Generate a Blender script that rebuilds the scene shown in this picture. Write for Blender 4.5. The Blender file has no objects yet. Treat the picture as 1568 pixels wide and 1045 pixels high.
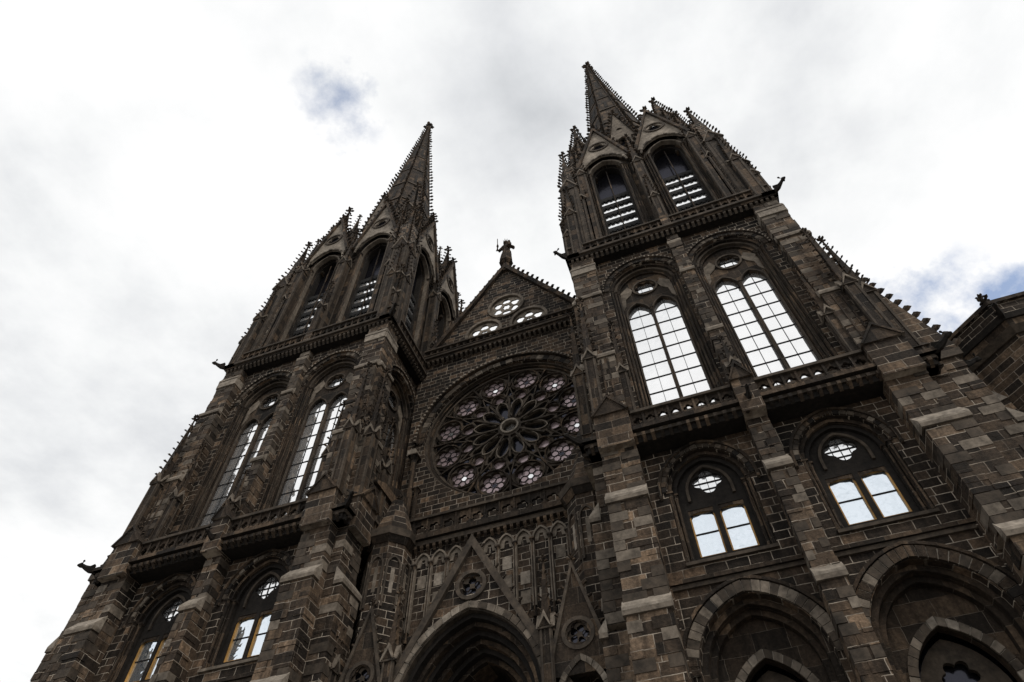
import bpy, math, random
from math import sin, cos, pi, sqrt, radians, atan2
from mathutils import Vector, Matrix
from mathutils.geometry import tessellate_polygon
random.seed(7)
S=bpy.context.scene
S.view_settings.view_transform='Standard'; S.view_settings.look='None'; S.view_settings.exposure=0

# ---------------------------------------------------------------- materials
def newmat(n):
    m=bpy.data.materials.new(n); m.use_nodes=True; nt=m.node_tree; nt.nodes.clear()
    return m,nt,nt.nodes,nt.links
def N(nt,t,**k):
    n=nt.nodes.new(t)
    for a,b in k.items(): setattr(n,a,b)
    return n
def math_(nt,op,a,b=None,c=None,clamp=False):
    n=N(nt,'ShaderNodeMath',operation=op); n.use_clamp=clamp
    for i,v in enumerate((a,b,c)):
        if v is None: continue
        if isinstance(v,(int,float)): n.inputs[i].default_value=v
        else: nt.links.new(v,n.inputs[i])
    return n.outputs[0]
def mixc(nt,f,a,b,mode='MIX'):
    n=N(nt,'ShaderNodeMix',data_type='RGBA',blend_type=mode)
    for s,v in ((n.inputs[0],f),(n.inputs[6],a),(n.inputs[7],b)):
        if isinstance(v,(int,float)): s.default_value=v
        elif isinstance(v,tuple): s.default_value=(*v,1) if len(v)==3 else v
        else: nt.links.new(v,s)
    return n.outputs[2]
def noise(nt,vec,scale,detail=5,rough=.6):
    n=N(nt,'ShaderNodeTexNoise'); n.inputs['Scale'].default_value=scale; n.inputs['Detail'].default_value=detail; n.inputs['Roughness'].default_value=rough
    if vec is not None: nt.links.new(vec,n.inputs['Vector'])
    return n.outputs['Fac']
def ramp(nt,f,stops):
    n=N(nt,'ShaderNodeValToRGB'); nt.links.new(f,n.inputs[0]); el=n.color_ramp.elements
    while len(el)<len(stops): el.new(.5)
    for e,(p,c) in zip(el,stops):
        e.position=p; e.color=(*c,1) if isinstance(c,tuple) else (c,c,c,1)
    return n.outputs[0]

def stone(name,bw,bh,mort,cols,mortar_col=(.40,.345,.28),mort_lo=.1,mort_hi=.9,bump=.7,rough=.85):
    m,nt,no,L=newmat(name)
    g=N(nt,'ShaderNodeNewGeometry'); P=g.outputs['Position']; Nn=g.outputs['True Normal']
    cr=N(nt,'ShaderNodeVectorMath',operation='CROSS_PRODUCT'); cr.inputs[0].default_value=(0,0,1); L.new(Nn,cr.inputs[1])
    nm=N(nt,'ShaderNodeVectorMath',operation='NORMALIZE'); L.new(cr.outputs[0],nm.inputs[0])
    ab=N(nt,'ShaderNodeVectorMath',operation='DOT_PRODUCT'); L.new(P,ab.inputs[0]); L.new(nm.outputs[0],ab.inputs[1])
    sx=N(nt,'ShaderNodeSeparateXYZ'); L.new(P,sx.inputs[0])
    cb=N(nt,'ShaderNodeCombineXYZ')
    wob=noise(nt,P,1.7,4); wob2=math_(nt,'MULTIPLY_ADD',wob,.08,-.04)
    L.new(math_(nt,'ADD',ab.outputs['Value'],wob2),cb.inputs[0]); L.new(math_(nt,'ADD',sx.outputs[2],wob2),cb.inputs[1])
    b=N(nt,'ShaderNodeTexBrick'); L.new(cb.outputs[0],b.inputs['Vector']); b.inputs['Scale'].default_value=1
    b.inputs['Color1'].default_value=(0,0,0,1); b.inputs['Color2'].default_value=(1,1,1,1); b.inputs['Mortar'].default_value=(.5,.5,.5,1)
    b.inputs['Mortar Size'].default_value=mort; b.inputs['Mortar Smooth'].default_value=.3; b.inputs['Bias'].default_value=-.1
    b.inputs['Brick Width'].default_value=bw; b.inputs['Row Height'].default_value=bh; b.offset=.5; b.squash=.7; b.squash_frequency=3
    col=ramp(nt,b.outputs['Color'],cols)
    n1=noise(nt,P,9,8,.7); n2=noise(nt,P,.35,4,.6)
    col=mixc(nt,1.0,col,ramp(nt,n1,[(.25,.38),(.5,.98),(.75,1.9)]),'MULTIPLY')
    col=mixc(nt,1.0,col,ramp(nt,n2,[(.3,(.58,.55,.53)),(.7,(1.65,1.42,1.20))]),'MULTIPLY')
    mp=N(nt,'ShaderNodeMapping'); mp.inputs['Scale'].default_value=(2.2,2.2,.18); L.new(P,mp.inputs[0])
    st=noise(nt,mp.outputs[0],1.6,5,.6)
    col=mixc(nt,1.0,col,ramp(nt,st,[(.35,.5),(.62,1.3)]),'MULTIPLY')
    mv=noise(nt,P,.9,5,.7)
    mf=math_(nt,'MULTIPLY',b.outputs['Fac'],ramp(nt,mv,[(.40,mort_lo),(.60,mort_hi)]))
    col=mixc(nt,mf,col,mortar_col)
    bs=N(nt,'ShaderNodeBsdfPrincipled'); L.new(col,bs.inputs['Base Color']); bs.inputs['Roughness'].default_value=rough
    bs.inputs['Specular IOR Level'].default_value=.2
    h=math_(nt,'MULTIPLY_ADD',b.outputs['Fac'],-.6,math_(nt,'ADD',math_(nt,'MULTIPLY',n1,.9),math_(nt,'MULTIPLY',b.outputs['Color'],.35)))
    bp=N(nt,'ShaderNodeBump'); bp.inputs['Strength'].default_value=bump; bp.inputs['Distance'].default_value=.06; L.new(h,bp.inputs['Height']); L.new(bp.outputs[0],bs.inputs['Normal'])
    o=N(nt,'ShaderNodeOutputMaterial'); L.new(bs.outputs[0],o.inputs[0]); return m
def plain(name,c1,c2,scale=6,rough=.85,bump=.4):
    m,nt,no,L=newmat(name); g=N(nt,'ShaderNodeNewGeometry'); P=g.outputs['Position']
    f=noise(nt,P,scale,7,.65); f2=noise(nt,P,.7,3,.6)
    col=mixc(nt,ramp(nt,f,[(.3,0.),(.7,1.)]),c1,c2); col=mixc(nt,1.0,col,ramp(nt,f2,[(.3,.6),(.7,1.35)]),'MULTIPLY')
    bs=N(nt,'ShaderNodeBsdfPrincipled'); L.new(col,bs.inputs['Base Color']); bs.inputs['Roughness'].default_value=rough; bs.inputs['Specular IOR Level'].default_value=.2
    bp=N(nt,'ShaderNodeBump'); bp.inputs['Strength'].default_value=bump; bp.inputs['Distance'].default_value=.05; L.new(f,bp.inputs['Height']); L.new(bp.outputs[0],bs.inputs['Normal'])
    o=N(nt,'ShaderNodeOutputMaterial'); L.new(bs.outputs[0],o.inputs[0]); return m
def glass(name,c,mixf,rough=.06,dcol=None,bmp=.25):
    m,nt,no,L=newmat(name); g=N(nt,'ShaderNodeNewGeometry'); P=g.outputs['Position']
    f=noise(nt,P,.9,3); col=mixc(nt,f,tuple(x*.88 for x in c),c)
    gl=N(nt,'ShaderNodeBsdfGlossy'); gl.inputs['Roughness'].default_value=rough; L.new(col,gl.inputs['Color'])
    bp=N(nt,'ShaderNodeBump'); bp.inputs['Strength'].default_value=bmp; bp.inputs['Distance'].default_value=.03; L.new(noise(nt,P,2.2,2),bp.inputs['Height']); L.new(bp.outputs[0],gl.inputs['Normal'])
    d=N(nt,'ShaderNodeBsdfDiffuse'); d.inputs[0].default_value=(*(dcol or c),1)
    mx=N(nt,'ShaderNodeMixShader'); mx.inputs[0].default_value=mixf; L.new(d.outputs[0],mx.inputs[1]); L.new(gl.outputs[0],mx.inputs[2])
    o=N(nt,'ShaderNodeOutputMaterial'); L.new(mx.outputs[0],o.inputs[0]); return m
MATS={
'wall':stone('volcanic_stone_wall',.62,.29,.014,[(0,(.012,.0103,.009)),(.4,(.024,.0195,.016)),(.7,(.050,.039,.030)),(.88,(.100,.077,.058)),(1,(.22,.18,.142))],mort_lo=.18,mort_hi=1.0),
'quoin':stone('volcanic_stone_quoins',1.05,.36,.013,[(0,(.018,.0152,.0128)),(.35,(.040,.0318,.025)),(.7,(.082,.064,.048)),(.9,(.14,.112,.086)),(1,(.23,.19,.15))],mort_lo=.18,mort_hi=.95),
'trim':stone('carved_dark_stone',.9,.55,.006,[(0,(.015,.0130,.0112)),(.5,(.032,.0257,.0203)),(1,(.095,.075,.056))],mort_lo=.0,mort_hi=.4,bump=.8),
'dark':plain('dark_stone_and_shade',(.008,.0071,.0063),(.022,.018,.015)),  # dark carved stone; also painted shade inside slits and blind arches
'light':plain('pale_weathered_stone',(.11,.094,.075),(.30,.26,.215),5),
'pale':plain('buff_carved_stone',(.058,.048,.038),(.20,.168,.134),4),
'vous':plain('arch_voussoir_stone',(.023,.0195,.016),(.088,.069,.052),4),
'mortar':plain('lime_mortar',(.24,.21,.175),(.40,.355,.30),9),
'glass':glass('leaded_sky_bright_glass',(1,1,1),.88,.06,(.8,.82,.84)),  # white mirror gloss stands in for sky seen through the panes
'glass2':glass('clear_window_glass',(.84,.91,.98),.88,.02,(.5,.56,.62),.6),
'gpink':glass('rose_stained_glass',(.50,.40,.41),.35,.2,(.38,.30,.31)),
'gdark':glass('dark_glass_and_shade',(.10,.10,.12),.4,.15,(.012,.012,.015)),  # rose backing glass; elsewhere dark sheets standing in for unlit interiors
'lead':plain('dark_lead_bars',(.012,.012,.013),(.025,.025,.025)),
'wood':plain('ochre_window_frame',(.32,.17,.045),(.5,.29,.09),8,.5),
'roof':plain('slate_roof',(.04,.04,.045),(.07,.07,.075),3),
}
MN=list(MATS)
class MB:
    def __init__(s): s.v=[]; s.f=[]; s.m=[]
    def add(s,M,vs,fs,mat):
        o=len(s.v); s.v+=[tuple(M@Vector(p)) for p in vs]; i=MN.index(mat)
        for f in fs: s.f.append([o+k for k in f]); s.m.append(i)
    def obj(s,name,parent):
        me=bpy.data.meshes.new(name); me.from_pydata(s.v,[],s.f)
        used=sorted(set(s.m)); mp={u:i for i,u in enumerate(used)}
        for u in used: me.materials.append(MATS[MN[u]])
        me.polygons.foreach_set('material_index',[mp[i] for i in s.m]); me.update()
        o=bpy.data.objects.new(name,me); S.collection.objects.link(o)
        if parent: o.parent=parent
        return o
I=Matrix.Identity(4)
BOXF=[(0,1,2,3),(7,6,5,4),(0,4,5,1),(1,5,6,2),(2,6,7,3),(3,7,4,0)]
def box(mb,M,x0,x1,y0,y1,z0,z1,mat):
    mb.add(M,[(x0,y0,z0),(x1,y0,z0),(x1,y1,z0),(x0,y1,z0),(x0,y0,z1),(x1,y0,z1),(x1,y1,z1),(x0,y1,z1)],BOXF,mat)
def wedge(mb,M,x0,x1,y0,y1,z0,z1,zt,mat):
    mb.add(M,[(x0,y0,z0),(x1,y0,z0),(x1,y1,z0),(x0,y1,z0),(x0,y0,z1),(x1,y0,z1),(x1,y1,zt),(x0,y1,zt)],BOXF,mat)
def cyl(mb,M,x,y,z0,z1,r0,r1,n,mat,ph=None):
    ph=pi/n if ph is None else ph
    vs=[];
    for z,r in ((z0,r0),(z1,r1)):
        vs+=[(x+r*cos(ph+2*pi*k/n),y+r*sin(ph+2*pi*k/n),z) for k in range(n)]
    fs=[(k,(k+1)%n,n+(k+1)%n,n+k) for k in range(n)]+[tuple(range(n))[::-1],tuple(range(n,2*n))]
    mb.add(M,vs,fs,mat)
def plate(mb,M,loops,y0,y1,mat,back=False,rev=None):
    pts=[p for l in loops for p in l]
    tris=tessellate_polygon([[Vector((p[0],p[1],0)) for p in l] for l in loops])
    mb.add(M,[(p[0],y0,p[1]) for p in pts],tris,mat)
    if back: mb.add(M,[(p[0],y1,p[1]) for p in pts],tris,mat)
    for l in loops:
        k=len(l)
        mb.add(M,[(p[0],y0,p[1]) for p in l]+[(p[0],y1,p[1]) for p in l],[(i,(i+1)%k,k+(i+1)%k,k+i) for i in range(k)],rev or mat)
def arc(hw,rise,n=9,w=0):
    c=(rise*rise-hw*hw)/(2*hw); r=hw+c+w
    ap=sqrt(max(r*r-c*c,1e-6)); t1=atan2(ap,c)
    R=[(-c+r*cos(t1*k/n),r*sin(t1*k/n)) for k in range(n+1)]
    Lf=[(-x,z) for x,z in R[:-1]][::-1]
    return R+Lf
def archpoly(cx,zb,zs,hw,rise,w=0,n=9):
    a=arc(hw,rise,n,w)
    return [(cx-hw-w,zb),(cx+hw+w,zb)]+[(cx+x,zs+z) for x,z in a]
def rect(x0,x1,z0,z1): return [(x0,z0),(x1,z0),(x1,z1),(x0,z1)]
def foil(cx,cz,R,n,k=6,ph=0,d=.28):
    N_=n*k
    return [(cx+R*((1-d)+d*abs(cos(n*(t)/2)))*cos(t+ph),cz+R*((1-d)+d*abs(cos(n*(t)/2)))*sin(t+ph)) for t in [2*pi*i/N_ for i in range(N_)]]
def circ(cx,cz,R,n=24): return [(cx+R*cos(2*pi*i/n),cz+R*sin(2*pi*i/n)) for i in range(n)]
def aframe(mb,M,cx,zb,zs,hw,rise,w0,w1,y0,y1,mat):
    ai=arc(hw,rise,9,w0); ao=arc(hw,rise,9,w1)
    inn=[(cx+hw+w0,zb)]+[(cx+x,zs+z) for x,z in ai]+[(cx-hw-w0,zb)]
    out=[(cx+hw+w1,zb)]+[(cx+x,zs+z) for x,z in ao]+[(cx-hw-w1,zb)]
    k=len(inn); vs=[(p[0],y,p[1]) for y in (y0,y1) for p in inn+out]; fs=[]
    for i in range(k-1):
        fs+= [(i,i+1,k+i+1,k+i),(i,i+1,2*k+i+1,2*k+i),(k+i,k+i+1,3*k+i+1,3*k+i)]
    fs+=[(0,k,3*k,2*k),(k-1,2*k-1,4*k-1,3*k-1)]
    mb.add(M,vs,fs,mat)
def vouss(mb,M,cx,zs,hw,rise,w0,w1,y0,y1,n,mat='vous'):
    ai=arc(hw,rise,n,w0); ao=arc(hw,rise,n,w1); k=len(ai)
    for i in range(k-1):
        g=.05; dy=random.uniform(0,.03)
        def L(a,b,t): return (a[0]+(b[0]-a[0])*t,a[1]+(b[1]-a[1])*t)
        a,b=L(ai[i],ai[i+1],g),L(ai[i],ai[i+1],1-g); c,d=L(ao[i],ao[i+1],1-g),L(ao[i],ao[i+1],g)
        vs=[(cx+p[0],y,zs+p[1]) for y in (y0-dy,y1) for p in (a,b,c,d)]
        mt=mat
        if mat=='vous': mt=random.choice(['vous','vous','trim','trim','pale','dark'])
        if mat=='pale': mt=random.choice(['pale','vous','pale','vous','light'])
        mb.add(M,vs,BOXF,mt)
    a2=arc(hw,rise,n,w0+.01); o2=arc(hw,rise,n,w1-.01)
    vs=[(cx+p[0],y0+.02,zs+p[1]) for p in a2+o2]+[(cx+p[0],y1-.01,zs+p[1]) for p in a2]
    mb.add(M,vs,[(i,i+1,k+i+1,k+i) for i in range(k-1)]+[(i,i+1,2*k+i+1,2*k+i) for i in range(k-1)],'mortar')
def bulb(mb,M,p,d,s,mat):
    p=Vector(p); d=Vector(d).normalized(); z=Vector((0,0,1)); t=d.cross(z)
    if t.length<.1: t=Vector((1,0,0))
    t.normalize()
    a=p+d*s*.9+z*s*.35
    vs=[p-z*s*.3,p+z*s*.25,a+t*s*.38,a-t*s*.38,a+z*s*.55-d*s*.1,a+d*s*.45+z*s*.1,a-z*s*.3]
    mb.add(M,[tuple(v) for v in vs],[(0,2,6),(0,6,3),(1,2,0),(1,0,3),(1,4,2),(1,3,4),(2,4,5),(3,5,4),(2,5,6),(3,6,5)],mat)
def finial(mb,M,x,y,z,s,mat='trim'):
    cyl(mb,M,x,y,z-s*.3,z+s*1.5,s*.16,s*.12,5,mat)
    for a in range(4):
        bulb(mb,M,(x,y,z+s*.3),(cos(a*pi/2+.4),sin(a*pi/2+.4),0),s*.6,mat)
        bulb(mb,M,(x,y,z+s*1.0),(cos(a*pi/2),sin(a*pi/2),0),s*.42,mat)
    cyl(mb,M,x,y,z+s*1.4,z+s*1.75,s*.2,s*.05,5,mat)
def spirelet(mb,M,x,y,z0,z1,r,n,mat,cs=.12,step=.5,ph=None):
    ph=pi/n if ph is None else ph
    cyl(mb,M,x,y,z0,z1,r,.03,n,mat,ph)
    H=z1-z0; k=max(2,int(H/step))
    for j in range(1,k):
        t=j/k
        for e in range(n):
            a=ph+2*pi*e/n; rr=r*(1-t)
            bulb(mb,M,(x+rr*cos(a),y+rr*sin(a),z0+H*t),(cos(a),sin(a),0),cs*(1-.3*t)*random.uniform(.85,1.15),mat)
    finial(mb,M,x,y,z1-.05,max(cs*1.7,.15),mat)
def minigable(mb,M,cx,y,z0,hw,h,mat,t=.1,cr=True,hole=None,cop=None):
    loops=[[(cx-hw,z0),(cx+hw,z0),(cx,z0+h)]]
    if hole: loops.append(foil(cx,z0+hole[0],hole[1],3,6,pi/2))
    plate(mb,M,loops,y,y+t,mat,True)
    for s in (-1,1):
        vs=[]
        for yy in (y-.06,y+t+.02):
            vs+=[(cx+s*hw*1.06,yy,z0-.02),(cx+s*hw*.92,yy,z0-.02),(cx,yy,z0+h-.12*h/hw*.5),(cx,yy,z0+h+.06)]
        mb.add(M,vs,BOXF,cop or mat)
        if cr:
            k=max(2,int(sqrt(h*h+hw*hw)/.42))
            for j in range(1,k):
                tt=j/k; bulb(mb,M,(cx+s*hw*(1-tt),y+t*.4,z0+h*tt),(s,0,.15),.15,mat)
    if cr: finial(mb,M,cx,y+t*.4,z0+h,.22,mat)
def pinnacle(mb,M,x,y,z0,zs,zt,w,mat='trim',cs=.11,step=.42):
    h=w/2; cs*=1.25
    box(mb,M,x-h,x+h,y-h,y+h,z0,zs,mat)
    for a in range(4):
        R=M@Matrix.Translation((x,y,0))@Matrix.Rotation(a*pi/2,4,'Z')
        for sx in (-1,1): box(mb,R,sx*h*.82-h*.16,sx*h*.82+h*.16,-h-.03,-h+.01,z0+.05,zs-.1,'vous')
        minigable(mb,R,0,-h-.06,zs-.12,h*1.1,w*1.3,mat,.09,False,None,'pale')
        if w>.7:
            plate(mb,R,[rect(-h*.6,h*.6,z0+.4,zs-.4),archpoly(0,z0+.6,zs-1.5,h*.38,h*.7,n=4)],-h-.02,-h+.0,'vous'); box(mb,R,-h*.4,h*.4,-h-.006,-h-.003,z0+.6,zs-.9,'dark')
    box(mb,M,x-h-.06,x+h+.06,y-h-.06,y+h+.06,zs-.18,zs-.1,'vous')
    spirelet(mb,M,x,y,zs,zt,h*1.2,4,mat,cs,step)
def gargoyle(mb,M,p,ang,L=1.1,s=.2,mat='dark'):
    R=M@Matrix.Translation(p)@Matrix.Rotation(ang,4,'Z')
    prof=[(0,.9,.9,0),(-.35,1.0,1.1,.02),(-.6,.7,.8,.10),(-.78,.62,.62,.22),(-.9,.85,.8,.28),(-1.0,.6,.5,.24),(-1.08,.25,.2,.2)]
    vs=[];n=6
    for (t,a,b,dz) in prof:
        for k in range(n):
            q=2*pi*k/n; vs.append((a*s*.6*cos(q),t*L,dz*L*.6+b*s*.7*sin(q)))
    fs=[(i*n+k,i*n+(k+1)%n,(i+1)*n+(k+1)%n,(i+1)*n+k) for i in range(len(prof)-1) for k in range(n)]
    mb.add(R,vs,fs,mat)
    for sx in (-1,1):
        bulb(mb,R,(sx*s*.35,-.85*L,.3*L*.6+s*.3),(sx,.3,0),s*.6,mat)
        mb.add(R,[(sx*s*.4,-.15*L,0),(sx*s*.5,-.55*L,0),(sx*s*.9,-.2*L,s*1.0),(sx*s*.5,-.1*L,s*.8)],[(0,1,2,3)],mat)
def dentils(mb,M,x0,x1,y,z,w,h,d,step,mat):
    n=int((x1-x0)/step)
    for i in range(n):
        x=x0+(i+.5)*(x1-x0)/n
        wedge(mb,M,x-w/2,x+w/2,y-d,y+.02,z-h*.45,z,z,mat)
        mb.add(M,[(x-w/2,y,z-h),(x+w/2,y,z-h),(x+w/2,y-d,z-h*.45),(x-w/2,y-d,z-h*.45)],[(0,1,2,3)],mat)
def balus(mb,M,x0,x1,y,z0,h,step,mat='trim',n=4):
    k=max(1,round((x1-x0)/step)); s=(x1-x0)/k
    for i in range(k):
        a=x0+i*s; r=min(s,h)*.40
        plate(mb,M,[rect(a,a+s,z0+.06,z0+h-.1),foil(a+s/2,z0+h/2-.02,r,n,6,0)],y,y+.12,mat,True)
        box(mb,M,a-.04,a+.04,y-.05,y-.002,z0,z0+h-.08,mat)
    box(mb,M,x0,x1,y-.1,y+.2,z0-.02,z0+.07,mat); box(mb,M,x0,x1,y-.12,y+.22,z0+h-.1,z0+h+.02,'vous')
def colonnette(mb,M,x,y,z0,z1,r,mat='trim'):
    cyl(mb,M,x,y,z0+.2,z1-.2,r,r,7,mat); cyl(mb,M,x,y,z0,z0+.2,r*1.6,r*1.2,7,mat); cyl(mb,M,x,y,z1-.24,z1,r*1.0,r*1.9,7,mat); 
    box(mb,M,x-r*2,x+r*2,y-r*2,y+r*2,z1,z1+.06,mat)
def glazing(mb,M,x0,x1,z0,z1,y,nc,nr,mat='glass',frame=None):
    mb.add(M,[(x0-.02,y,z0-.02),(x1+.02,y,z0-.02),(x1+.02,y,z1+.02),(x0-.02,y,z1+.02)],[(0,1,2,3)],mat)
    for i in range(1,nc):
        x=x0+(x1-x0)*i/nc; box(mb,M,x-.009,x+.009,y-.03,y-.003,z0,z1,'lead')
    for i in range(1,nr):
        z=z0+(z1-z0)*i/nr; box(mb,M,x0,x1,y-.035,y-.004,z-.012,z+.012,'lead')
    if frame:
        w=.045
        for a,b,c,d in ((x0,x0+w,z0,z1),(x1-w,x1,z0,z1)): box(mb,M,a,b,y-.07,y-.002,c,d,frame)
        for c,d in ((z0,z0+w),(z1-w*1.6,z1)): box(mb,M,x0+w,x1-w,y-.068,y-.002,c,d,frame)

# ---------------------------------------------------------------- tower
T=10.37; TY=22.0
W1=4.9; W2=4.7; BH=4.2
def buttress(mb,M,u,hw,base,levels,mat='quoin'):
    for i,(a,b,d) in enumerate(levels):
        box(mb,M,u-hw,u+hw,base-d,base+.05,a,b,mat)
        z=a+.02; j=0
        while z+.34<b-.15:
            h=.34 if hw>.4 else .30
            for s in (-1,1):
                Lx=(.62,.34)[(j+(s>0))%2]*(1 if hw>.4 else .55)*random.uniform(.85,1.15); p=random.uniform(.012,.035)
                xa,xb=(u-hw-p,u-hw+Lx) if s<0 else (u+hw-Lx,u+hw+p)
                yb=base-d+(.34,.62)[(j+(s>0))%2]
                if random.random()<.86: box(mb,M,xa,xb,base-d-p,min(yb,base-.02),z,z+h-.022,random.choice(['vous','vous','quoin','quoin','trim','pale']))
            z+=h; j+=1
        if i+1<len(levels):
            nd=levels[i+1][2]
            if nd<d:
                wedge(mb,M,u-hw-.07,u+hw+.07,base-d-.08,base-nd+.02,b-.02,b+.06,b+.06+(d-nd)*1.3+.12,'light')
                box(mb,M,u-hw-.07,u+hw+.07,base-d-.08,base-nd+.02,b-.16,b-.022,'pale')
def ring(mb,M,cx,cz,r0,r1,y0,y1,mat,n=56,a0=0,a1=2*pi):
    vs=[];
    for y in (y0,y1):
        for r in (r0,r1):
            vs+=[(cx+r*cos(a0+(a1-a0)*k/n),y,cz+r*sin(a0+(a1-a0)*k/n)) for k in range(n+1)]
    m=n+1; fs=[]
    for k in range(n):
        fs+=[(k,k+1,m+k+1,m+k),(k,k+1,2*m+k+1,2*m+k),(m+k,m+k+1,3*m+k+1,3*m+k)]
    mb.add(M,vs,fs,mat)
def side_lower(w,t,g,M,outer):
    y=-W1
    A2=2.1
    holes=[archpoly(s*A2,0.3,9.75,1.62,1.95) for s in (-1,1)]
    plate(w,M,[rect(-5.0,5.0,0,12.25)]+holes,y,y+.95,'wall')
    for s in (-1,1):
        cx=s*A2
        vouss(t,M,cx,9.75,1.62,1.95,.02,.34,y-.07,y+.05,13)
        aframe(t,M,cx,.3,9.75,1.62,1.95,.38,.47,y-.11,y+.02,'trim')
        for k,dd in ((0,.28),(1,.56)):
            aframe(t,M,cx,.3,9.75,1.62,1.95,-.16*(k+1),-.16*k-.003,y+dd,y+.9,'trim')
        plate(w,M,[archpoly(cx,.3,9.7,1.5,1.8),archpoly(cx,.35,8.75,1.02,1.55)],y+.8,y+1.1,'trim')
        vouss(t,M,cx,8.75,1.02,1.55,.0,.22,y+.75,y+.82,9,'pale')
        plate(t,M,[archpoly(cx,.35,8.7,1.0,1.5),foil(cx,9.25,.42,6),archpoly(cx-.5,.6,7.6,.42,.7,n=5),archpoly(cx+.5,.6,7.6,.42,.7,n=5)],y+1.25,y+1.4,'vous')
        box(t,M,cx-1.1,cx+1.1,y+1.5,y+1.55,.3,10.6,'gdark')  # dark sheet painted in for the shaded interior behind the arch
    box(t,M,-5.02,5.02,y-.16,y,12.25,12.37,'trim'); box(t,M,-5.02,5.02,y-.08,y,12.12,12.248,'vous')
    plate(w,M,[rect(-5.0,5.0,12.37,17.55)]+[archpoly(s*A2,12.95,15.55,1.3,1.5) for s in (-1,1)],y,y+.6,'wall')
    for s in (-1,1):
        cx=s*A2
        vouss(t,M,cx,15.55,1.3,1.5,.02,.17,y-.05,y+.04,11)
        aframe(t,M,cx,15.3,15.55,1.3,1.5,.18,.27,y-.13,y+.02,'trim')
        aframe(t,M,cx,12.95,15.55,1.3,1.5,-.13,-.003,y+.14,y+.55,'trim')
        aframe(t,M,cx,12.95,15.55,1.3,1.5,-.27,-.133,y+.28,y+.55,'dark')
        for sx in (-1,1):
            colonnette(t,M,cx+sx*1.24,y+.08,12.98,15.5,.055,'trim'); colonnette(t,M,cx+sx*1.1,y+.23,12.98,15.5,.05,'trim')
        hs=[rect(cx+q*.47-.39,cx+q*.47+.39,13.3,15.0) for q in (-1,1)]+[foil(cx,16.02,.50,4,7,0,.34)]
        plate(t,M,[archpoly(cx,12.95,15.55,1.05,1.22)]+hs,y+.42,y+.56,'dark')
        aframe(t,M,cx,15.3,15.62,.72,.98,-.06,.03,y+.34,y+.43,'vous')
        for q in (-1,1):
            glazing(g,M,cx+q*.47-.39,cx+q*.47+.39,13.3,15.0,y+.53,1,2,'glass2','wood')
            plate(t,M,[[(cx+q*.47-.39,15.0),(cx+q*.47-.39,14.72),(cx+q*.47-.29,14.86),(cx+q*.47,14.9),(cx+q*.47+.29,14.86),(cx+q*.47+.39,14.72),(cx+q*.47+.39,15.0)]],y+.44,y+.45,'trim')
        glazing(g,M,cx-.52,cx+.52,15.5,16.55,y+.545,4,4,'glass')
        wedge(t,M,cx-1.3,cx+1.3,y-.1,y+.45,12.8,12.9,13.2,random.choice(['pale','vous']))
    for u,hw in ((-4.6,.6),(0,.32),(4.6,.6)):
        k=1 if u else .8
        if outer and u: buttress(w,M,u,hw-.02,y,[(0,11.2,2.0),(11.4,15.0,1.8),(15.0,17.9,1.6)])
        else: buttress(w,M,u,hw,y,[(0,11.2,1.15*k),(11.4,15.0,1.0*k),(15.0,17.55,.72*k)])
    dentils(t,M,-5.6,5.6,y-.72,17.55,.12,.3,.22,.3,'trim')
    box(t,M,-5.75,5.75,y-.80,y+.05,17.552,17.70,'vous'); box(t,M,-5.9,5.9,y-.98,y+.05,17.702,17.86,'trim')
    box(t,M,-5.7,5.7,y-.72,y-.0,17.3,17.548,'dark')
    for a,b in ((-3.95,-.4),(.4,3.95)): balus(t,M,a,b,y-.75,17.87,.85,.42,'trim')
    for u in (-4.6,0,4.6):
        hw=.62 if u else .36
        box(t,M,u-hw,u+hw,y-1.02,y-.1,17.2,18.75,'quoin'); minigable(t,M,u,y-1.1,18.7,hw*1.05,.85,'trim',.5,True)
        if u==0: gargoyle(t,M,(u,y-.95,17.75),0,.55,.16)
    y=-W2
    A=2.0
    plate(w,M,[rect(-4.9,4.9,17.86,31.2)]+[archpoly(s*A,19.2,28.15,1.62,1.74) for s in (-1,1)],y,y+.5,'wall')
    for s in (-1,1):
        cx=s*A; hw=1.62; rs=1.74
        vouss(t,M,cx,28.15,hw,rs,.02,.24,y-.05,y+.04,13)
        aframe(t,M,cx,28.15,28.15,hw,rs,.25,.34,y-.14,y+.02,'trim')
        dn=arc(hw,rs,14,.29)
        for p in dn: box(t,M,cx+p[0]-.035,cx+p[0]+.035,y-.17,y-.13,28.15+p[1]-.05,28.15+p[1]+.03,'light')
        aframe(t,M,cx,19.2,28.15,hw,rs,-.13,-.003,y+.12,y+.5,'trim')
        aframe(t,M,cx,19.2,28.15,hw,rs,-.26,-.133,y+.26,y+.55,'vous')
        aframe(t,M,cx,19.2,28.15,hw,rs,-.38,-.263,y+.40,y+.62,'trim')
        for sx in (-1,1):
            for j,(ox,oy) in enumerate(((1.56,.06),(1.43,.2),(1.30,.34))):
                colonnette(t,M,cx+sx*ox,y+oy,19.25,28.1,.05,'trim')
            plate(t,M,[[(cx+sx*1.25,26.9),(cx+sx*1.25,28.3),(cx+sx*.8,28.75),(cx+sx*.6,28.35),(cx+sx*.76,28.0),(cx+sx*1.02,27.75),(cx+sx*1.08,27.2)]],y+.44,y+.54,'pale')
        tl=[archpoly(cx,19.2,28.15,1.23,1.34),foil(cx,28.35,.52,6,5)]
        for q in (-1,1): tl.append(archpoly(cx+q*.60,19.4,26.35,.53,.85,n=6))
        plate(t,M,tl,y+.5,y+.66,'trim')
        ring(t,M,cx,28.35,.53,.62,y+.42,y+.5,'vous',20)
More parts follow.
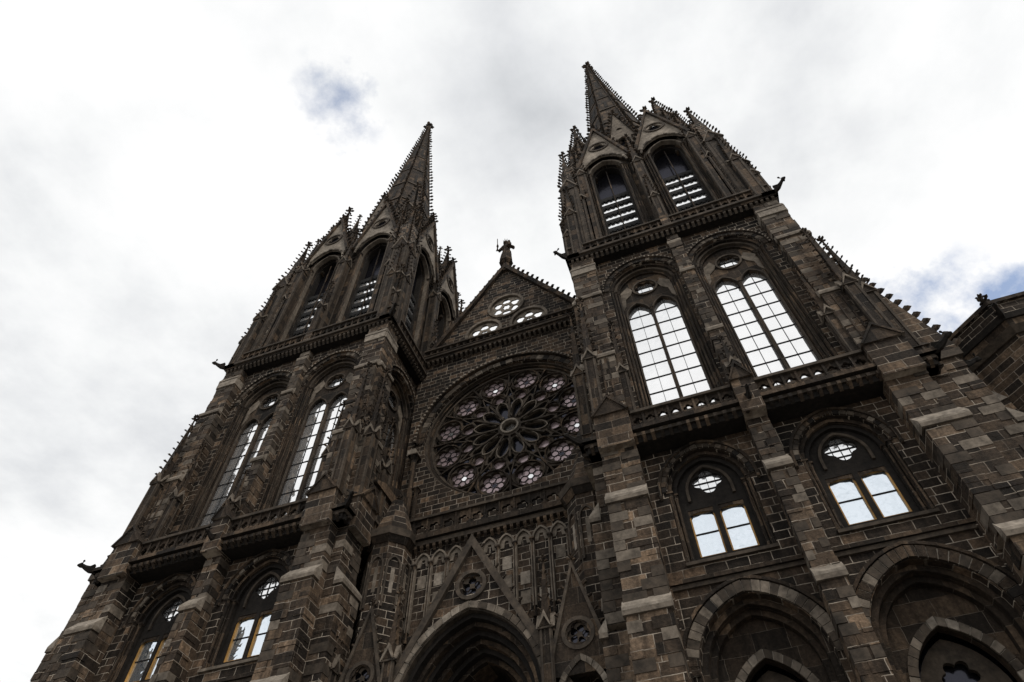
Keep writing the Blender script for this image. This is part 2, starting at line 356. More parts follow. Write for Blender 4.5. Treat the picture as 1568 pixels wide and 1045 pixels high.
        for q in (-1,1):
            aframe(t,M,cx+q*.60,19.4,26.35,.53,.85,.0,.06,y+.42,y+.5,'vous')
            glazing(g,M,cx+q*.60-.53,cx+q*.60+.53,19.4,27.25,y+.64,2,9,'glass')
        colonnette(t,M,cx,y+.44,19.3,26.5,.045,'trim')
        glazing(g,M,cx-.55,cx+.55,27.82,28.9,y+.645,3,3,'glass')
        wedge(t,M,cx-1.6,cx+1.6,y-.08,y+.5,19.0,19.1,19.4,'vous')
    for u,hw in ((-4.6,.56),(0,.26),(4.6,.56)):
        k=1 if u else .75
        buttress(w,M,u,hw,y,[(17.86,22.5,.85*k),(22.5,27.3,.66*k),(27.3,30.2,.5*k),(30.2,31.1,.45*k)])
        if u: 
            for sx in (-.5,0,.5): box(t,M,u+sx*hw-.03,u+sx*hw+.03,y-.91,y-.8,18.5,22.2,'trim')
        box(t,M,u-hw-.05,u+hw+.05,y-.52*k-.06,y+.02,29.6,30.1,'light' if u else 'vous')
    for u in (-5.0,5.0):
        pinnacle(t,M,u,y-.95,18.0,22.3,26.6,.42,'trim',.13,.42)
    for u in (-3.9,3.9): pinnacle(t,M,u,y-.6,18.0,21.4,24.6,.34,'trim',.12,.42)
    pinnacle(t,M,0,y-.95,18.6,19.7,21.3,.3,'trim',.09,.4)
    dentils(t,M,-5.2,5.2,y-.42,31.2,.13,.32,.16,.26,'vous')
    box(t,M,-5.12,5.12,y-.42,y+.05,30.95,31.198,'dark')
    box(t,M,-5.3,5.3,y-.60,y+.05,31.202,31.36,'trim'); box(t,M,-5.42,5.42,y-.72,y+.05,31.362,31.52,'vous')
    balus(t,M,-5.2,5.2,y-.55,31.53,.85,.40,'trim')
    for u in (-4.6,0,4.6):
        box(t,M,u-.22,u+.22,y-.66,y-.3,31.5,32.6,'quoin')
    if outer:
        for u in (-4.6,4.6):
            z0,z1=18.9,25.8; d0,d1=2.15,.6
            box(t,M,u-.66,u+.66,y-1.98,y-.9,17.9,18.2,'vous')
            wedge(t,M,u-.6,u+.6,y-1.9,y-.9,18.2,18.3,19.0,'trim')
            vs=[(u+s*.3,y-d,z) for s in (-1,1) for d,z in ((0,z0-.9),(d0,z0-.5),(d0,z0),(d1,z1),(0,z1))]
            w.add(M,vs,[(0,1,2,3,4),(5,6,7,8,9),(0,1,6,5),(1,2,7,6),(2,3,8,7),(3,4,9,8)],'quoin')
            for j in range(16):
                tt=j/15; bulb(t,M,(u,y-d0-(d1-d0)*tt,z0+(z1-z0)*tt),(0,-1,.2),.38,'trim')
            finial(t,M,u,y-d0+.1,z0+.1,.3,'trim')
            gargoyle(t,M,(u,y-1.9,18.0),0,.7,.18)
def belfry_side(w,t,g,M):
    y=-BH; A=1.98
    plate(w,M,[rect(-3.9,3.9,31.5,45.6)]+[archpoly(s*A,33.0,42.6,1.0,1.45) for s in (-1,1)],y,y+.6,'trim')
    for s in (-1,1):
        cx=s*A
        for j in range(3):
            aframe(t,M,cx,33,42.6,1.0,1.45,.02+.14*j,.13+.14*j,y-.30+.08*j,y+.02,'pale' if j==0 else 'vous')
            for sx in (-1,1): colonnette(t,M,cx+sx*(1.08+.15*j),y-.3+.09*j,32.6,42.5,.06,'trim')
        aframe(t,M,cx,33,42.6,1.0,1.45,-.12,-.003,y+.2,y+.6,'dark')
        loops=[[(cx-1.7,43.4),(cx-1.25,43.4)]+[(cx+p[0],42.6+p[1]) for p in arc(1.0,1.45,9,.42)[::-1] if 42.6+p[1]>43.45]+[(cx+1.25,43.4),(cx+1.7,43.4),(cx,49.6)],foil(cx,46.2,.55,3,8,pi/2,.35)]
        plate(t,M,loops,y-.52,y-.40,'light',True)
        ring(t,M,cx,46.2,.57,.72,y-.6,y-.5,'vous',20)
        box(g,M,cx-.6,cx+.6,y-.37,y-.36,45.6,46.8,'gdark')
        for sx in (-1,1):
            vs=[]
            for yy in (y-.70,y-.24): vs+=[(cx+sx*1.88,yy,43.3),(cx+sx*1.66,yy,43.3),(cx,yy,49.3),(cx,yy,49.85)]
            t.add(M,vs,BOXF,'trim')
            for j in range(1,10):
                tt=j/10; bulb(t,M,(cx+sx*1.85*(1-tt),y-.5,43.4+6.3*tt),(sx,-.25,.2),.28,'trim')
        finial(t,M,cx,y-.5,49.7,.5)
        vouss(t,M,cx,42.6,1.0,1.45,.42,.56,y-.57,y-.5,9,'pale')
        box(g,M,cx-.95,cx+.95,y+.62,y+.66,33.0,44.2,'gdark')  # dark sheet stands in for the shaded belfry interior
        g.add(M,[(cx-1,y+.40,32.8),(cx+1,y+.40,32.8),(cx+1,y+.40,39.6),(cx-1,y+.40,39.6)],[(0,1,2,3)],'glass')  # added mirror-like panel, gives bright sky between the louvre boards
        for r in range(7):
            z=33.45+r*1.0
            box(t,M,cx-.99,cx+.99,y+.30,y+.38,z,z+.34,'lead')
            for q in range(7):
                xx=cx-.84+q*.28
                cyl(t,M@Matrix.Translation((xx,y+.34,z))@Matrix.Rotation(pi/2,4,'X'),0,0,-.03,.03,.125,.125,8,'lead')
        box(t,M,cx-.03,cx+.03,y+.22,y+.29,33,43.5,'trim')
    pinnacle(t,M,0,y-.48,31.6,41.3,46.2,.54,'trim',.16,.5)
    pinnacle(t,M,0,y-.95,31.6,35.2,38.0,.36,'trim',.12,.42)
    for u in (-3.6,3.6): pinnacle(t,M,u,y-.45,31.6,42.2,47.0,.56,'trim',.16,.5)
    box(t,M,-3.9,3.9,y-.16,y+.1,45.3,45.6,'trim')
    yl=-3.05
    plate(t,M,[[(-.95,45.6),(.95,45.6),(.95,50.0),(0,55.6),(-.95,50.0)],archpoly(0,46.4,49.4,.5,.9),foil(0,52.0,.25,3,6,pi/2)],yl-.25,yl+.0,'pale',True)
    for s in (-1,1):
        t.add(M,[(s*.95,yl-.2,45.6),(s*.95,1.5+yl,45.6),(s*.95,1.5+yl,50.0),(s*.95,yl-.2,50.0)],[(0,1,2,3)],'trim')
        t.add(M,[(s*1.02,yl-.35,49.9),(0,yl-.35,55.8),(0,yl+2.2,55.8),(s*1.02,yl+2.0,49.9)],[(0,1,2,3)],'trim')
        for j in range(1,9):
            tt=j/9; bulb(t,M,(s*1.02*(1-tt),yl-.25,49.9+5.9*tt),(s,0,.2),.28,'trim')
        colonnette(t,M,s*.75,yl-.3,46,49.6,.07)
        pinnacle(t,M,s*1.75,yl-.35,45.6,49.2,52.6,.5,'trim',.14,.45)
    box(g,M,-.6,.6,yl+.1,yl+.14,46,52.5,'gdark')
    finial(t,M,0,yl-.2,55.6,.5)
def corner(w,t,M):
    c=-4.55
    pinnacle(t,M,c,c,31.5,40.4,47.2,1.05,'trim',.2,.55)
    pinnacle(t,M,c-.6,c-.15,31.5,36.2,40.0,.5,'trim',.15,.45); pinnacle(t,M,c-.15,c-.6,31.5,36.2,40.0,.5,'trim',.15,.45)
    pinnacle(t,M,c+.66,c-.1,31.5,38.6,43.0,.5,'trim',.15,.45); pinnacle(t,M,c-.1,c+.66,31.5,38.6,43.0,.5,'trim',.15,.45)
    pinnacle(t,M,c-.5,c-.5,31.5,34.0,37.2,.45,'trim',.15,.45)
    cyl(t,M,c+.25,c+.25,31.5,44,.75,.7,8,'wall')
    pinnacle(t,M,-3.3,-3.3,43,49.2,55.0,1.25,'trim',.24,.55)
    pinnacle(t,M,-4.15,-3.3,42,46.4,50.2,.55,'trim',.16,.45); pinnacle(t,M,-3.3,-4.15,42,46.4,50.2,.55,'trim',.16,.45)
    pinnacle(t,M,-4.0,-4.0,42,45.4,49.0,.5,'trim',.16,.45)
    t.add(M,[(-4.5,-4.4,43.5),(-4.4,-4.5,43.5),(-2.6,-2.7,48.3),(-2.7,-2.6,48.3),(-4.5,-4.4,44.1),(-4.4,-4.5,44.1),(-2.6,-2.7,49.2),(-2.7,-2.6,49.2)],BOXF,'trim')
    gargoyle(t,M,(-5.3,-5.3,31.45),-pi/4,.75,.22)
    gargoyle(t,M,(-5.75,-5.75,17.8),-pi/4,.7,.2)
cath=bpy.data.objects.new('gothic_cathedral',None); S.collection.objects.link(cath)
def tower(tag,tx):
    w,t,g=MB(),MB(),MB(); b=MB(); sp=MB()
    for k in range(4):
        M=Matrix.Translation((tx,TY,0))@Matrix.Rotation(k*pi/2,4,'Z')
        outer=(k==1 and tx>0) or (k==3 and tx<0)
        side_lower(w,t,g,M,outer)
        belfry_side(b,b,g,M); corner(b,b,M)
    M=Matrix.Translation((tx,TY,0))
    cyl(b,M,0,0,31.4,31.6,7.0,7.0,4,'dark'); cyl(b,M,0,0,45.2,45.55,4.3,4.3,8,'dark')
    n=8; ph=pi/8; z0,z1,r0=45.5,83.2,3.45
    cyl(sp,M,0,0,z0,z1,r0,.12,n,'trim',ph)
    for e in range(n):
        a=ph+2*pi*e/n
        K=48
        for j in range(4,K):
            tt=j/K; rr=r0*(1-tt)+.12*tt
            bulb(sp,M,(rr*cos(a),rr*sin(a),z0+(z1-z0)*tt),(cos(a),sin(a),.1),(.36-.10*tt)*random.uniform(.8,1.15),'trim')
        d=Vector((cos(a),sin(a),0)); q=Vector((-sin(a),cos(a),0))*.10
        p0=d*(r0+.07); p1=d*.2
        vs=[p0-q,p0+q,p0+q-d*.2,p0-q-d*.2]; vs=[(v.x,v.y,z0) for v in vs]
        v2=[p1-q*.5,p1+q*.5,p1+q*.5-d*.1,p1-q*.5-d*.1]; vs+=[(v.x,v.y,z1) for v in v2]
        sp.add(M,vs,BOXF,'trim')
    for zz in (57,61.5,66,70.5,75):
        rr=r0*(1-(zz-z0)/(z1-z0))+.10
        cyl(sp,M,0,0,zz,zz+.22,rr+.05,rr+.02,8,'vous',ph)
        if zz<74:
            for e in range(8):
                R=M@Matrix.Rotation(e*pi/4,4,'Z'); yy=-rr*cos(pi/8); sl=.087
                sp.add(R,[(-.13,yy+.02+sl*.7,zz+.9),(.13,yy+.02+sl*.7,zz+.9),(.13,yy+sl*2.4,zz+2.6),(0,yy+sl*2.9,zz+3.1),(-.13,yy+sl*2.4,zz+2.6)],[(0,1,2,3,4)],'dark')
    cyl(sp,M,0,0,z1-.5,z1+.3,.2,.32,8,'trim'); finial(sp,M,0,0,z1+.2,.9); finial(sp,M,0,0,z1+1.1,.6)
    w.obj(tag+'_walls_and_buttresses',cath); t.obj(tag+'_carved_trim',cath); g.obj(tag+'_windows',cath); b.obj(tag+'_belfry',cath); sp.obj(tag+'_spire',cath)
tower('south_tower',T); tower('north_tower',-T)

# ---------------------------------------------------------------- centre bay
w,t,g=MB(),MB(),MB()
YC=21.3; ZR=25.7
plate(w,I,[rect(-5.5,5.5,17.9,32.5),circ(0,ZR,4.55,56)],YC,YC+.7,'wall')
vouss(t,I,0,ZR,4.55,4.56,.02,.32,YC-.08,YC+.04,20)
ring(t,I,0,ZR,4.92,5.06,YC-.24,YC+.02,'trim',40,0,pi)
for k in range(60):
    a=pi*(k+.5)/60; box(t,I,4.99*cos(a)-.05,4.99*cos(a)+.05,YC-.3,YC-.22,ZR+4.99*sin(a)-.05,ZR+4.99*sin(a)+.05,'light')
for j in range(3): ring(t,I,0,ZR,4.55-.09*(j+1),4.55-.09*j-.003,YC+.14*(j+1),YC+.7,'trim' if j%2 else 'vous')
hl=[circ(0,ZR,4.28,72),foil(0,ZR,.40,8,5)]
n=12
def pol(r,a): return (r*cos(a),ZR+r*sin(a))
for k in range(n):
    a=2*pi*k/n+pi/12
    pts=[pol(.80,a+.12),pol(1.45,a+.17),pol(1.75,a+.13),pol(1.95,a),pol(1.75,a-.13),pol(1.45,a-.17),pol(.80,a-.12)]
    hl.append([pol(.72,a)]+pts[::-1])
    c=pol(2.38,a); hl.append(foil(c[0],c[1],.35,3,7,a,.38))
    c=pol(3.50,a); hl.append(foil(c[0],c[1],.70,6,6,a,.30))
    a2=a+pi/n
    c=pol(2.80,a2); hl.append(foil(c[0],c[1],.34,4,6,a2,.3))
    hl.append([pol(1.98,a2-.10),pol(2.25,a2-.045),pol(2.38,a2),pol(2.25,a2+.045),pol(1.98,a2+.10),pol(1.7,a2)])
    hl.append([pol(4.16,a2-.12),pol(3.74,a2),pol(4.16,a2+.12)])
plate(t,I,hl,YC+.50,YC+.68,'vous')
for k in range(n):
    a=2*pi*k/n+pi/12; c=pol(3.50,a)
    ring(t,I,c[0],c[1],.70,.76,YC+.40,YC+.5,'trim',20)
    for q in range(6):
        e=a+q*pi/3+pi/6; ring(t,I,c[0]+.33*cos(e),c[1]+.33*sin(e),.17,.20,YC+.64,YC+.66,'lead',8)
    ring(g,I,c[0],c[1],.13,.68,YC+.675,YC+.68,'gpink',14)
    if k%2: ring(g,I,c[0],c[1],.0,.13,YC+.67,YC+.675,'glass',8)
    c=pol(2.38,a); ring(g,I,c[0],c[1],.0,.35,YC+.675,YC+.68,'gpink',10); ring(t,I,c[0],c[1],.35,.41,YC+.42,YC+.5,'trim',14)
    a2=a+pi/n
    R=Matrix.Translation((0,0,ZR))@Matrix.Rotation(-a2,4,'Y')
    box(t,R,.62,2.1,YC+.34,YC+.5,-.05,.05,'vous'); box(t,R,3.1,4.25,YC+.36,YC+.5,-.045,.045,'trim')
    R=Matrix.Translation((0,0,ZR))@Matrix.Rotation(pi/2-a,4,'Y')
    aframe(t,R,0,.75,1.55,.27,.45,0,.06,YC+.40,YC+.5,'pale')
    aframe(t,R,0,2.1,3.35,.78,.85,0,.06,YC+.42,YC+.5,'vous')
for r0,r1 in ((.42,.62),(4.2,4.29)): ring(t,I,0,ZR,r0,r1,YC+.38,YC+.5,'vous')
ring(t,I,0,ZR,.40,.50,YC+.30,YC+.5,'light',24); ring(g,I,0,ZR,0,.4,YC+.66,YC+.668,'glass',20)
ring(g,I,0,ZR,.0,4.3,YC+.69,YC+.70,'gdark')
for s in (-1,1):
    box(t,I,s*4.95-.22,s*4.95+.22,YC-.5,YC,24.6,25.0,'light'); 
    colonnette(t,I,s*4.85,YC-.25,18.2,24.6,.13,'trim'); colonnette(t,I,s*4.55,YC-.15,18.2,22.5,.09,'trim')
dentils(t,I,-5.3,5.3,YC-.1,32.3,.14,.3,.2,.3,'vous')
box(t,I,-5.4,5.4,YC-.3,YC+.9,32.302,32.5,'trim'); box(t,I,-5.4,5.4,YC-.42,YC+1,32.502,32.7,'vous')
balus(t,I,-5.1,5.1,YC-.36,32.7,.55,.42)
GZ=32.7; GH=8.2; GW=5.2
rz=[(0,36.25),(-1.45,34.05),(1.45,34.05)]
gl=[[(-GW,GZ),(GW,GZ),(0,GZ+GH)]]+[circ(x,z,1.05,28) for x,z in rz]
plate(w,I,gl,YC,YC+.3,'wall',True)
for x,z in rz:
    ring(t,I,x,z,1.04,1.22,YC-.10,YC+.05,'pale',28)
    lo=[circ(x,z,1.045,28)]
    for k in range(6):
        a=k*pi/3+pi/6; lo.append(foil(x+.66*cos(a),z+.66*sin(a),.29,3,6,a,.28))
    lo.append(foil(x,z,.28,6,4))
    plate(t,I,lo,YC+.08,YC+.16,'light',True)
plate(w,I,[foil(0,38.6,.28,3,6,pi/2)],YC-.02,YC,'dark')
for s in (-1,1):
    vs=[]
    for yy in (YC-.25,YC+.45): vs+=[(s*(GW+.25),yy,GZ),(s*(GW-.1),yy,GZ),(0,yy,GZ+GH-.1),(0,yy,GZ+GH+.45)]
    t.add(I,vs,BOXF,'trim')
    for j in range(1,17):
        tt=j/17; bulb(t,I,(s*(GW+.2)*(1-tt),YC+.1,GZ+.1+(GH+.3)*tt),(s,0,.6),.34,'trim')
YP=19.3
box(w,I,-5.4,5.4,YP,YC+.5,17.75,18.1,'wall'); box(w,I,-5.4,5.4,20.35,YC+.1,18.1,18.75,'wall')
box(t,I,-5.2,5.2,YP-.22,YP+.1,17.5,17.7,'vous'); box(t,I,-5.2,5.2,YP-.36,YP+.1,17.702,17.9,'trim'); dentils(t,I,-4,4,YP-.1,17.5,.12,.25,.12,.26,'trim')
wedge(t,I,-5.2,5.2,YP-.3,20.4,17.9,18.0,18.7,'trim')
balus(t,I,-4.6,4.6,20.3,18.75,1.15,.66,'trim',5)
plate(w,I,[rect(-5.4,5.4,0,17.75),archpoly(0,.1,10.4,2.25,2.9)],YP,YP+.6,'wall')
YG=17.7
for j in range(6):
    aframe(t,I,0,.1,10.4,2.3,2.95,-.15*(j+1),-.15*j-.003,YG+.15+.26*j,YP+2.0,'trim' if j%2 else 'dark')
    for sx in (-1,1): colonnette(t,I,sx*(2.25-.15*j),YG+.08+.26*j,1,10.4,.07,'trim')
box(g,I,-2.2,2.2,YP+1.9,YP+1.95,0,14,'gdark')
lp=[(-3.05,10.4)]+[(p[0],10.4+p[1]) for p in arc(2.3,2.95,9,.22)][::-1]+[(3.05,10.4),(0,15.95)]
plate(t,I,[lp,foil(0,14.25,.40,4,7,pi/4,.32)],YG,YG+.18,'wall',True)
ring(t,I,0,14.25,.42,.55,YG-.08,YG+.02,'vous',24)
box(g,I,-.45,.45,YG+.16,YG+.17,13.8,14.7,'gdark')
plate(t,I,[circ(0,14.25,.44,20)]+[foil(.21*cos(q*pi/2),14.25+.21*sin(q*pi/2),.16,3,5,q*pi/2) for q in range(4)],YG+.06,YG+.12,'vous')
aframe(t,I,0,.1,10.4,2.3,2.95,.0,.22,YG-.05,YP+.05,'vous'); vouss(t,I,0,10.4,2.3,2.95,.04,.26,YG-.12,YG-.03,13,'pale')
for s in (-1,1):
    vs=[]
    for yy in (YG-.16,YG+.4): vs+=[(s*3.28,yy,10.3),(s*3.02,yy,10.3),(0,yy,15.7),(0,yy,16.2)]
    t.add(I,vs,BOXF,'vous')
    for j in range(1,12):
        tt=j/12; bulb(t,I,(s*3.2*(1-tt),YG,10.4+5.7*tt),(s,0,.5),.15,'trim')
    cx=s*3.5
    plate(t,I,[[(cx-.95,10.6),(cx+.95,10.6),(cx,14.0)],foil(cx,11.75,.36,5,6,pi/2)],YG-.2,YG,'wall',True)
    ring(t,I,cx,11.75,.38,.5,YG-.28,YG-.19,'vous',20); box(g,I,cx-.4,cx+.4,YG-.05,YG-.04,11.3,12.2,'gdark')
    plate(t,I,[circ(cx,11.75,.37,18)]+[foil(cx+.19*cos(q*2*pi/5),11.75+.19*sin(q*2*pi/5),.12,3,5,q) for q in range(5)],YG-.14,YG-.1,'vous')
    minigable(t,I,cx,YG-.24,10.6,1.0,3.5,'trim',.03,True,(1.15,.36),'vous')
    aframe(t,I,cx,2,9.9,.62,1.05,0,.16,YG-.2,YP,'vous'); vouss(t,I,cx,9.9,.62,1.05,.0,.16,YG-.27,YG-.19,7,'pale')
    box(w,I,cx-.62,cx+.62,YP-.3,YP-.02,0,11,'dark')
    pinnacle(t,I,s*2.55,YG-.15,8,12.2,14.4,.34,'trim',.1,.42)
    pinnacle(t,I,s*4.6,YG-.35,8,12.2,14.8,.34,'trim',.1,.42)
    tx=s*4.05; ty=18.95
    cyl(w,I,tx,ty,0,17.3,.85,.85,8,'wall'); cyl(t,I,tx,ty,17.3,17.55,.89,1.05,8,'trim'); cyl(t,I,tx,ty,17.552,17.85,1.08,1.13,8,'vous')
    cyl(w,I,tx,ty,17.85,19.6,.92,.35,8,'quoin'); cyl(t,I,tx,ty,19.6,19.8,.36,.3,8,'trim'); finial(t,I,tx,ty,19.8,.3)
    for k in range(8):
        R=Matrix.Translation((tx,ty,0))@Matrix.Rotation(k*pi/4,4,'Z')
        aframe(t,R,0,14.6,16.3,.22,.36,0,.07,-.85,-.77,'vous'); box(w,R,-.07,.07,-.80,-.785,15.2,16.2,'light' if k%2 else 'pale')
    box(w,I,s*5.3-.5,s*5.3+.5,18.0,20.4,17.6,20.4,'wall'); wedge(t,I,s*5.25-.6,s*5.25+.6,17.9,20.5,20.4,20.5,21.8,'trim')
    pinnacle(t,I,s*5.3,YG-.6,17.9,23.2,27.6,.45,'trim',.15,.42)
    pinnacle(t,I,s*4.95,18.7,17.9,21.8,24.8,.42,'trim',.13,.42)
x=-3.4; i=0
while x<3.41:
    aframe(t,I,x,14.0,16.7,.27,.42,0,.07,YP-.14,YP+.02,'pale'); colonnette(t,I,x-.34,YP-.1,13.6,16.65,.05,'trim')
    plate(t,I,[[(x-.27,16.6),(x-.12,16.6),(x-.06,16.9),(x+.06,16.9),(x+.12,16.6),(x+.27,16.6),(x+.22,16.92),(x,17.14),(x-.22,16.92)]],YP-.05,YP,'pale')
    for q in range(3):
        if (i*7+q*3)%4<2: box(w,I,x-.18,x+.18,YP-.02,YP-.003,14.2+q*.75,14.2+q*.75+.5,('light','pale')[(i+q)%2])
    x+=.68; i+=1
w.obj('centre_bay_walls',cath); t.obj('centre_bay_tracery_and_gables',cath); g.obj('centre_bay_glass',cath)
w=MB()
box(w,I,-7,7,28.5,70,0,28,'wall')
w.add(I,[(-7.5,28.5,28),(7.5,28.5,28),(0,28.5,35.5),(-7.5,70,28),(7.5,70,28),(0,70,35.5)],[(0,1,2),(3,4,5),(0,2,5,3),(1,2,5,4)],'roof')
for s in (-1,1): box(w,I,s*13-6.5,s*13+6.5,28.2,70,0,15,'wall')
w.obj('nave_and_aisles',cath)
w,t=MB(),MB()
cx,cy=23.6,25.2
cyl(w,I,cx,cy,0,23.6,3.1,3.1,8,'quoin'); cyl(t,I,cx,cy,23.6,23.9,3.2,3.45,8,'vous'); cyl(t,I,cx,cy,23.902,24.2,3.45,3.5,8,'trim'); cyl(t,I,cx,cy,24.202,24.45,3.6,3.7,8,'dark')
cyl(w,I,cx,cy,24.45,25.3,3.5,3.5,8,'wall'); cyl(t,I,cx,cy,25.3,25.5,3.65,3.65,8,'trim'); cyl(w,I,cx,cy,25.5,26.6,3.3,.4,8,'roof')
for k in range(8):
    a=pi/8+k*pi/4; gargoyle(t,I,(cx+3.6*cos(a),cy+3.6*sin(a),24.35),a+pi/2,.8,.22)
    finial(t,I,cx+3.55*cos(a),cy+3.55*sin(a),25.5,.4)
    R=Matrix.Translation((cx,cy,0))@Matrix.Rotation(k*pi/4,4,'Z')
    plate(t,R,[rect(-1.0,1.0,14,22.5),archpoly(0,14.5,20.3,.6,1.0)],-2.92,-2.85,'quoin'); box(t,R,-.6,.6,-2.88,-2.868,14.5,21.3,'gdark')
    cyl(w,I,cx+3.1*cos(a),cy+3.1*sin(a),0,21.5,.45,.45,4,'quoin',a); cyl(w,I,cx+3.1*cos(a),cy+3.1*sin(a),21.5,22.4,.5,.1,4,'light',a)
w.obj('side_chapel_walls',cath); t.obj('side_chapel_trim',cath)

# ---------------------------------------------------------------- statue
st=MB(); M=Matrix.Translation((0,YC+.1,41.15))
cyl(st,M,0,0,-.6,.5,.32,.26,8,'trim'); cyl(st,M,0,0,.5,.75,.30,.5,8,'trim'); cyl(st,M,0,0,.75,.95,.48,.46,8,'trim')
def loft(mb,M,secs,n,mat):
    vs=[]
    for (x,y,z,a,b,fold) in secs:
        for k in range(n):
            q=2*pi*k/n; f=1+fold*cos(6*q+z*2); vs.append((x+a*f*cos(q),y+b*f*sin(q),z))
    m=len(secs); fs=[(i*n+k,i*n+(k+1)%n,(i+1)*n+(k+1)%n,(i+1)*n+k) for i in range(m-1) for k in range(n)]
    fs+=[tuple(range(n))[::-1],tuple(range((m-1)*n,m*n))]; mb.add(M,vs,fs,mat)
loft(st,M,[(0,0,.95,.46,.40,.08),(0,0,1.3,.42,.36,.10),(.03,0,1.9,.36,.32,.10),(.05,0,2.35,.31,.27,.06),(.02,0,2.6,.26,.22,.03),(0,0,2.95,.36,.26,.02),(0,0,3.15,.38,.22,.0),(0,0,3.27,.2,.15,0),(0,0,3.34,.11,.11,0),(0,0,3.42,.12,.13,0),(0,-.02,3.55,.18,.2,0),(0,-.02,3.72,.19,.21,0),(0,0,3.85,.13,.15,0)],24,'trim')
def limb(mb,M,pts,mat):
    n=8; vs=[]
    for i,(p,r) in enumerate(pts):
        p=Vector(p); d=(Vector(pts[min(i+1,len(pts)-1)][0])-Vector(pts[max(i-1,0)][0])).normalized()
        a=d.orthogonal().normalized(); b=d.cross(a)
        for k in range(n): vs.append(tuple(p+(a*cos(2*pi*k/n)+b*sin(2*pi*k/n))*r))
    m=len(pts); mb.add(M,vs,[(i*n+k,i*n+(k+1)%n,(i+1)*n+(k+1)%n,(i+1)*n+k) for i in range(m-1) for k in range(n)]+[tuple(range(n)),tuple(range((m-1)*n,m*n))],mat)
limb(st,M,[((-.30,0,3.1),.13),((-.5,-.05,2.75),.12),((-.6,-.2,2.6),.11),((-.5,-.4,2.85),.09),((-.48,-.45,3.0),.05)],'trim')
limb(st,M,[((-.48,-.45,2.3),.03),((-.5,-.45,3.9),.03)],'trim')
limb(st,M,[((.30,0,3.1),.13),((.56,0,2.75),.13),((.62,-.1,2.45),.13),((.35,-.32,2.5),.1),((.2,-.36,2.55),.06)],'trim')
loft(st,M,[(.38,-.35,2.5,.16,.15,0),(.38,-.35,2.8,.17,.15,0),(.37,-.35,3.0,.1,.09,0),(.37,-.36,3.1,.11,.11,0),(.37,-.36,3.25,.07,.07,0)],10,'trim')
for k in range(8):
    a=2*pi*k/8; st.add(M,[(.17*cos(a-.3),.17*sin(a-.3),3.78),(.17*cos(a+.3),.17*sin(a+.3),3.78),(.24*cos(a),.24*sin(a),4.08)],[(0,1,2)],'trim')
bulb(st,M,(0,-.2,3.6),(0,-1,-.4),.07,'trim')
st.obj('stone_statue_of_robed_figure',None)

# ---------------------------------------------------------------- ground
m,nt,no,L=newmat('stone_paving'); ge=N(nt,'ShaderNodeNewGeometry'); b=N(nt,'ShaderNodeTexBrick'); L.new(ge.outputs['Position'],b.inputs['Vector'])
b.inputs['Scale'].default_value=1; b.inputs['Brick Width'].default_value=.8; b.inputs['Row Height'].default_value=.5; b.inputs['Mortar Size'].default_value=.01
b.inputs['Color1'].default_value=(.16,.15,.14,1); b.inputs['Color2'].default_value=(.24,.23,.21,1); b.inputs['Mortar'].default_value=(.08,.08,.075,1)
bs=N(nt,'ShaderNodeBsdfPrincipled'); bs.inputs['Roughness'].default_value=.8; L.new(mixc(nt,1.0,b.outputs[0],ramp(nt,noise(nt,ge.outputs['Position'],.4),[(.3,.75),(.7,1.2)]),'MULTIPLY'),bs.inputs['Base Color'])
o=N(nt,'ShaderNodeOutputMaterial'); L.new(bs.outputs[0],o.inputs[0])
me=bpy.data.meshes.new('ground'); me.from_pydata([(-1500,-1500,0),(1500,-1500,0),(1500,1500,0),(-1500,1500,0)],[],[(0,1,2,3)]); me.materials.append(m)
S.collection.objects.link(bpy.data.objects.new('ground',me))

# ---------------------------------------------------------------- camera
p,yw,r=0.9382,0.3318,-0.021; f=1000.0
fw=Vector((-sin(yw)*cos(p),cos(yw)*cos(p),sin(p))); rt=Vector((cos(yw),sin(yw),0)); up=rt.cross(fw)
rt2=rt*cos(r)+up*sin(r); up2=-rt*sin(r)+up*cos(r)
cd=bpy.data.cameras.new('camera'); cd.sensor_width=36; cd.lens=f/1568*36; cd.clip_end=5000; cd.clip_start=.1
co=bpy.data.objects.new('camera',cd); S.collection.objects.link(co)
Mx=Matrix((rt2,up2,-fw)).transposed().to_4x4(); Mx.translation=Vector((7.69,0,1.6)); co.matrix_world=Mx; S.camera=co
def pdir(u,v): return (rt2*(u-784)+up2*(522.5-v)+fw*f).normalized()

# ---------------------------------------------------------------- world + sun
SE=radians(46); SA=radians(128)
sd=Vector((sin(SA)*cos(SE),cos(SA)*cos(SE),sin(SE)))
wd=bpy.data.worlds.new('World'); S.world=wd; wd.use_nodes=True; nt=wd.node_tree; nt.nodes.clear(); L=nt.links
sky=N(nt,'ShaderNodeTexSky'); sky.sky_type='NISHITA'; sky.sun_disc=False; sky.sun_elevation=SE; sky.sun_rotation=SA
tc=N(nt,'ShaderNodeTexCoord'); D=tc.outputs['Generated']
sp=N(nt,'ShaderNodeSeparateXYZ'); L.new(D,sp.inputs[0])
zz=math_(nt,'MAXIMUM',sp.outputs[2],.12)
cb=N(nt,'ShaderNodeCombineXYZ'); L.new(math_(nt,'DIVIDE',sp.outputs[0],zz),cb.inputs[0]); L.new(math_(nt,'DIVIDE',sp.outputs[1],zz),cb.inputs[1]); cb.inputs[2].default_value=3.7
n1=noise(nt,cb.outputs[0],1.9,8,.55)
n3=noise(nt,D,11,8,.62)
def blob(u,v,rad):
    dp=N(nt,'ShaderNodeVectorMath',operation='DISTANCE'); L.new(D,dp.inputs[0]); dp.inputs[1].default_value=pdir(u,v)
    a=math_(nt,'SUBTRACT',1,math_(nt,'DIVIDE',dp.outputs['Value'],rad),clamp=True)
    return math_(nt,'SMOOTH_MIN',a,1,.3)
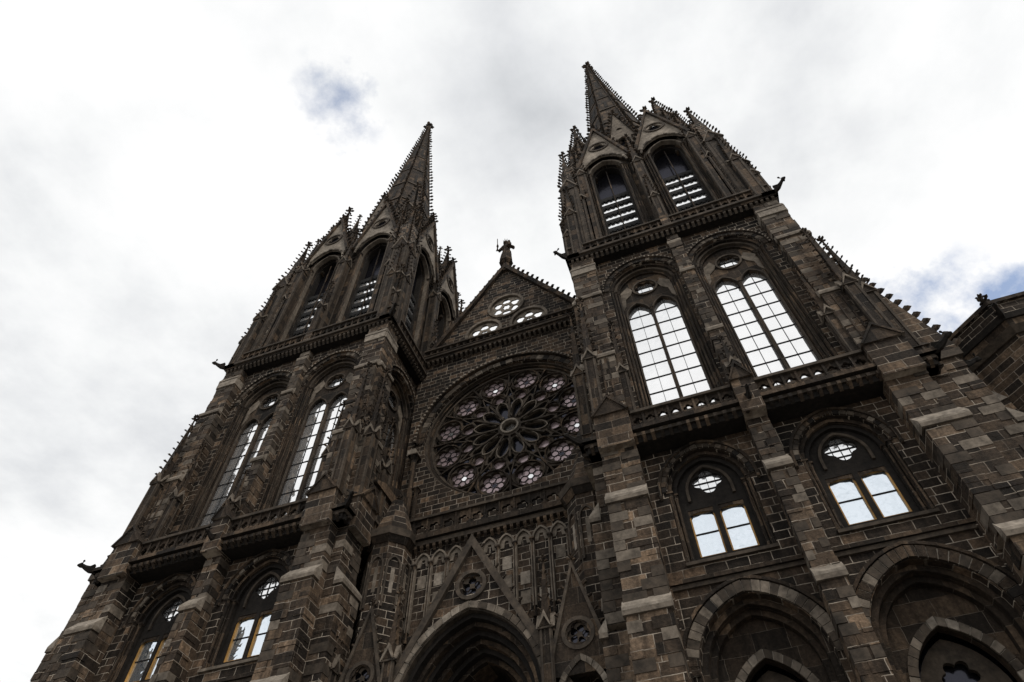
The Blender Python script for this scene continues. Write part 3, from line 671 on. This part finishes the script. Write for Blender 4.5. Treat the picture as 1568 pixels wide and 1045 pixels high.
q=math_(nt,'MULTIPLY_ADD',blob(60,520,.40),-.16,n1)
q=math_(nt,'MULTIPLY_ADD',blob(760,60,.30),-.16,q)
q=math_(nt,'MULTIPLY_ADD',blob(1200,330,.30),-.05,q)
q=math_(nt,'MULTIPLY_ADD',blob(250,150,.5),.10,q)
q=math_(nt,'MULTIPLY_ADD',blob(1400,500,.35),.13,q)
q=math_(nt,'MULTIPLY_ADD',blob(60,850,.3),.12,q)
c1=ramp(nt,q,[(.27,(6.0,6.2,6.45)),(.38,(7.8,7.95,8.15)),(.48,(9.4,9.5,9.55)),(.57,(10.4,10.4,10.4))])
def patch(u,v,rad,lo,hi):
    dp=N(nt,'ShaderNodeVectorMath',operation='DISTANCE'); L.new(D,dp.inputs[0]); dp.inputs[1].default_value=pdir(u,v)
    a=math_(nt,'SUBTRACT',1,math_(nt,'DIVIDE',dp.outputs['Value'],rad),clamp=True)
    qq=math_(nt,'MULTIPLY_ADD',a,.30,n3)
    mr=N(nt,'ShaderNodeMapRange'); L.new(qq,mr.inputs[0]); mr.inputs[1].default_value=lo; mr.inputs[2].default_value=hi
    return math_(nt,'MULTIPLY',mr.outputs[0],math_(nt,'MULTIPLY',a,2.5,clamp=True))
b1=patch(525,150,.085,.60,.92); b2=patch(1425,485,.11,.56,.82); b3=patch(1555,470,.09,.56,.82); b4=patch(505,215,.07,.66,.95)
bl=math_(nt,'MAXIMUM',math_(nt,'MAXIMUM',math_(nt,'MULTIPLY',b1,.75),math_(nt,'MULTIPLY',b4,.5)),math_(nt,'MULTIPLY',math_(nt,'MAXIMUM',b2,b3),.85))
skyb=mixc(nt,1.0,sky.outputs[0],(2.0,2.0,2.0),'MULTIPLY')
col=mixc(nt,bl,c1,skyb)
bg=N(nt,'ShaderNodeBackground'); bg.inputs[1].default_value=.1; L.new(col,bg.inputs[0])
o=N(nt,'ShaderNodeOutputWorld'); L.new(bg.outputs[0],o.inputs[0])
ld=bpy.data.lights.new('sun','SUN'); ld.energy=1.5; ld.angle=radians(10); ld.color=(1,.92,.82)
lo_=bpy.data.objects.new('sun',ld); S.collection.objects.link(lo_); lo_.rotation_euler=(-sd).to_track_quat('-Z','Y').to_euler()
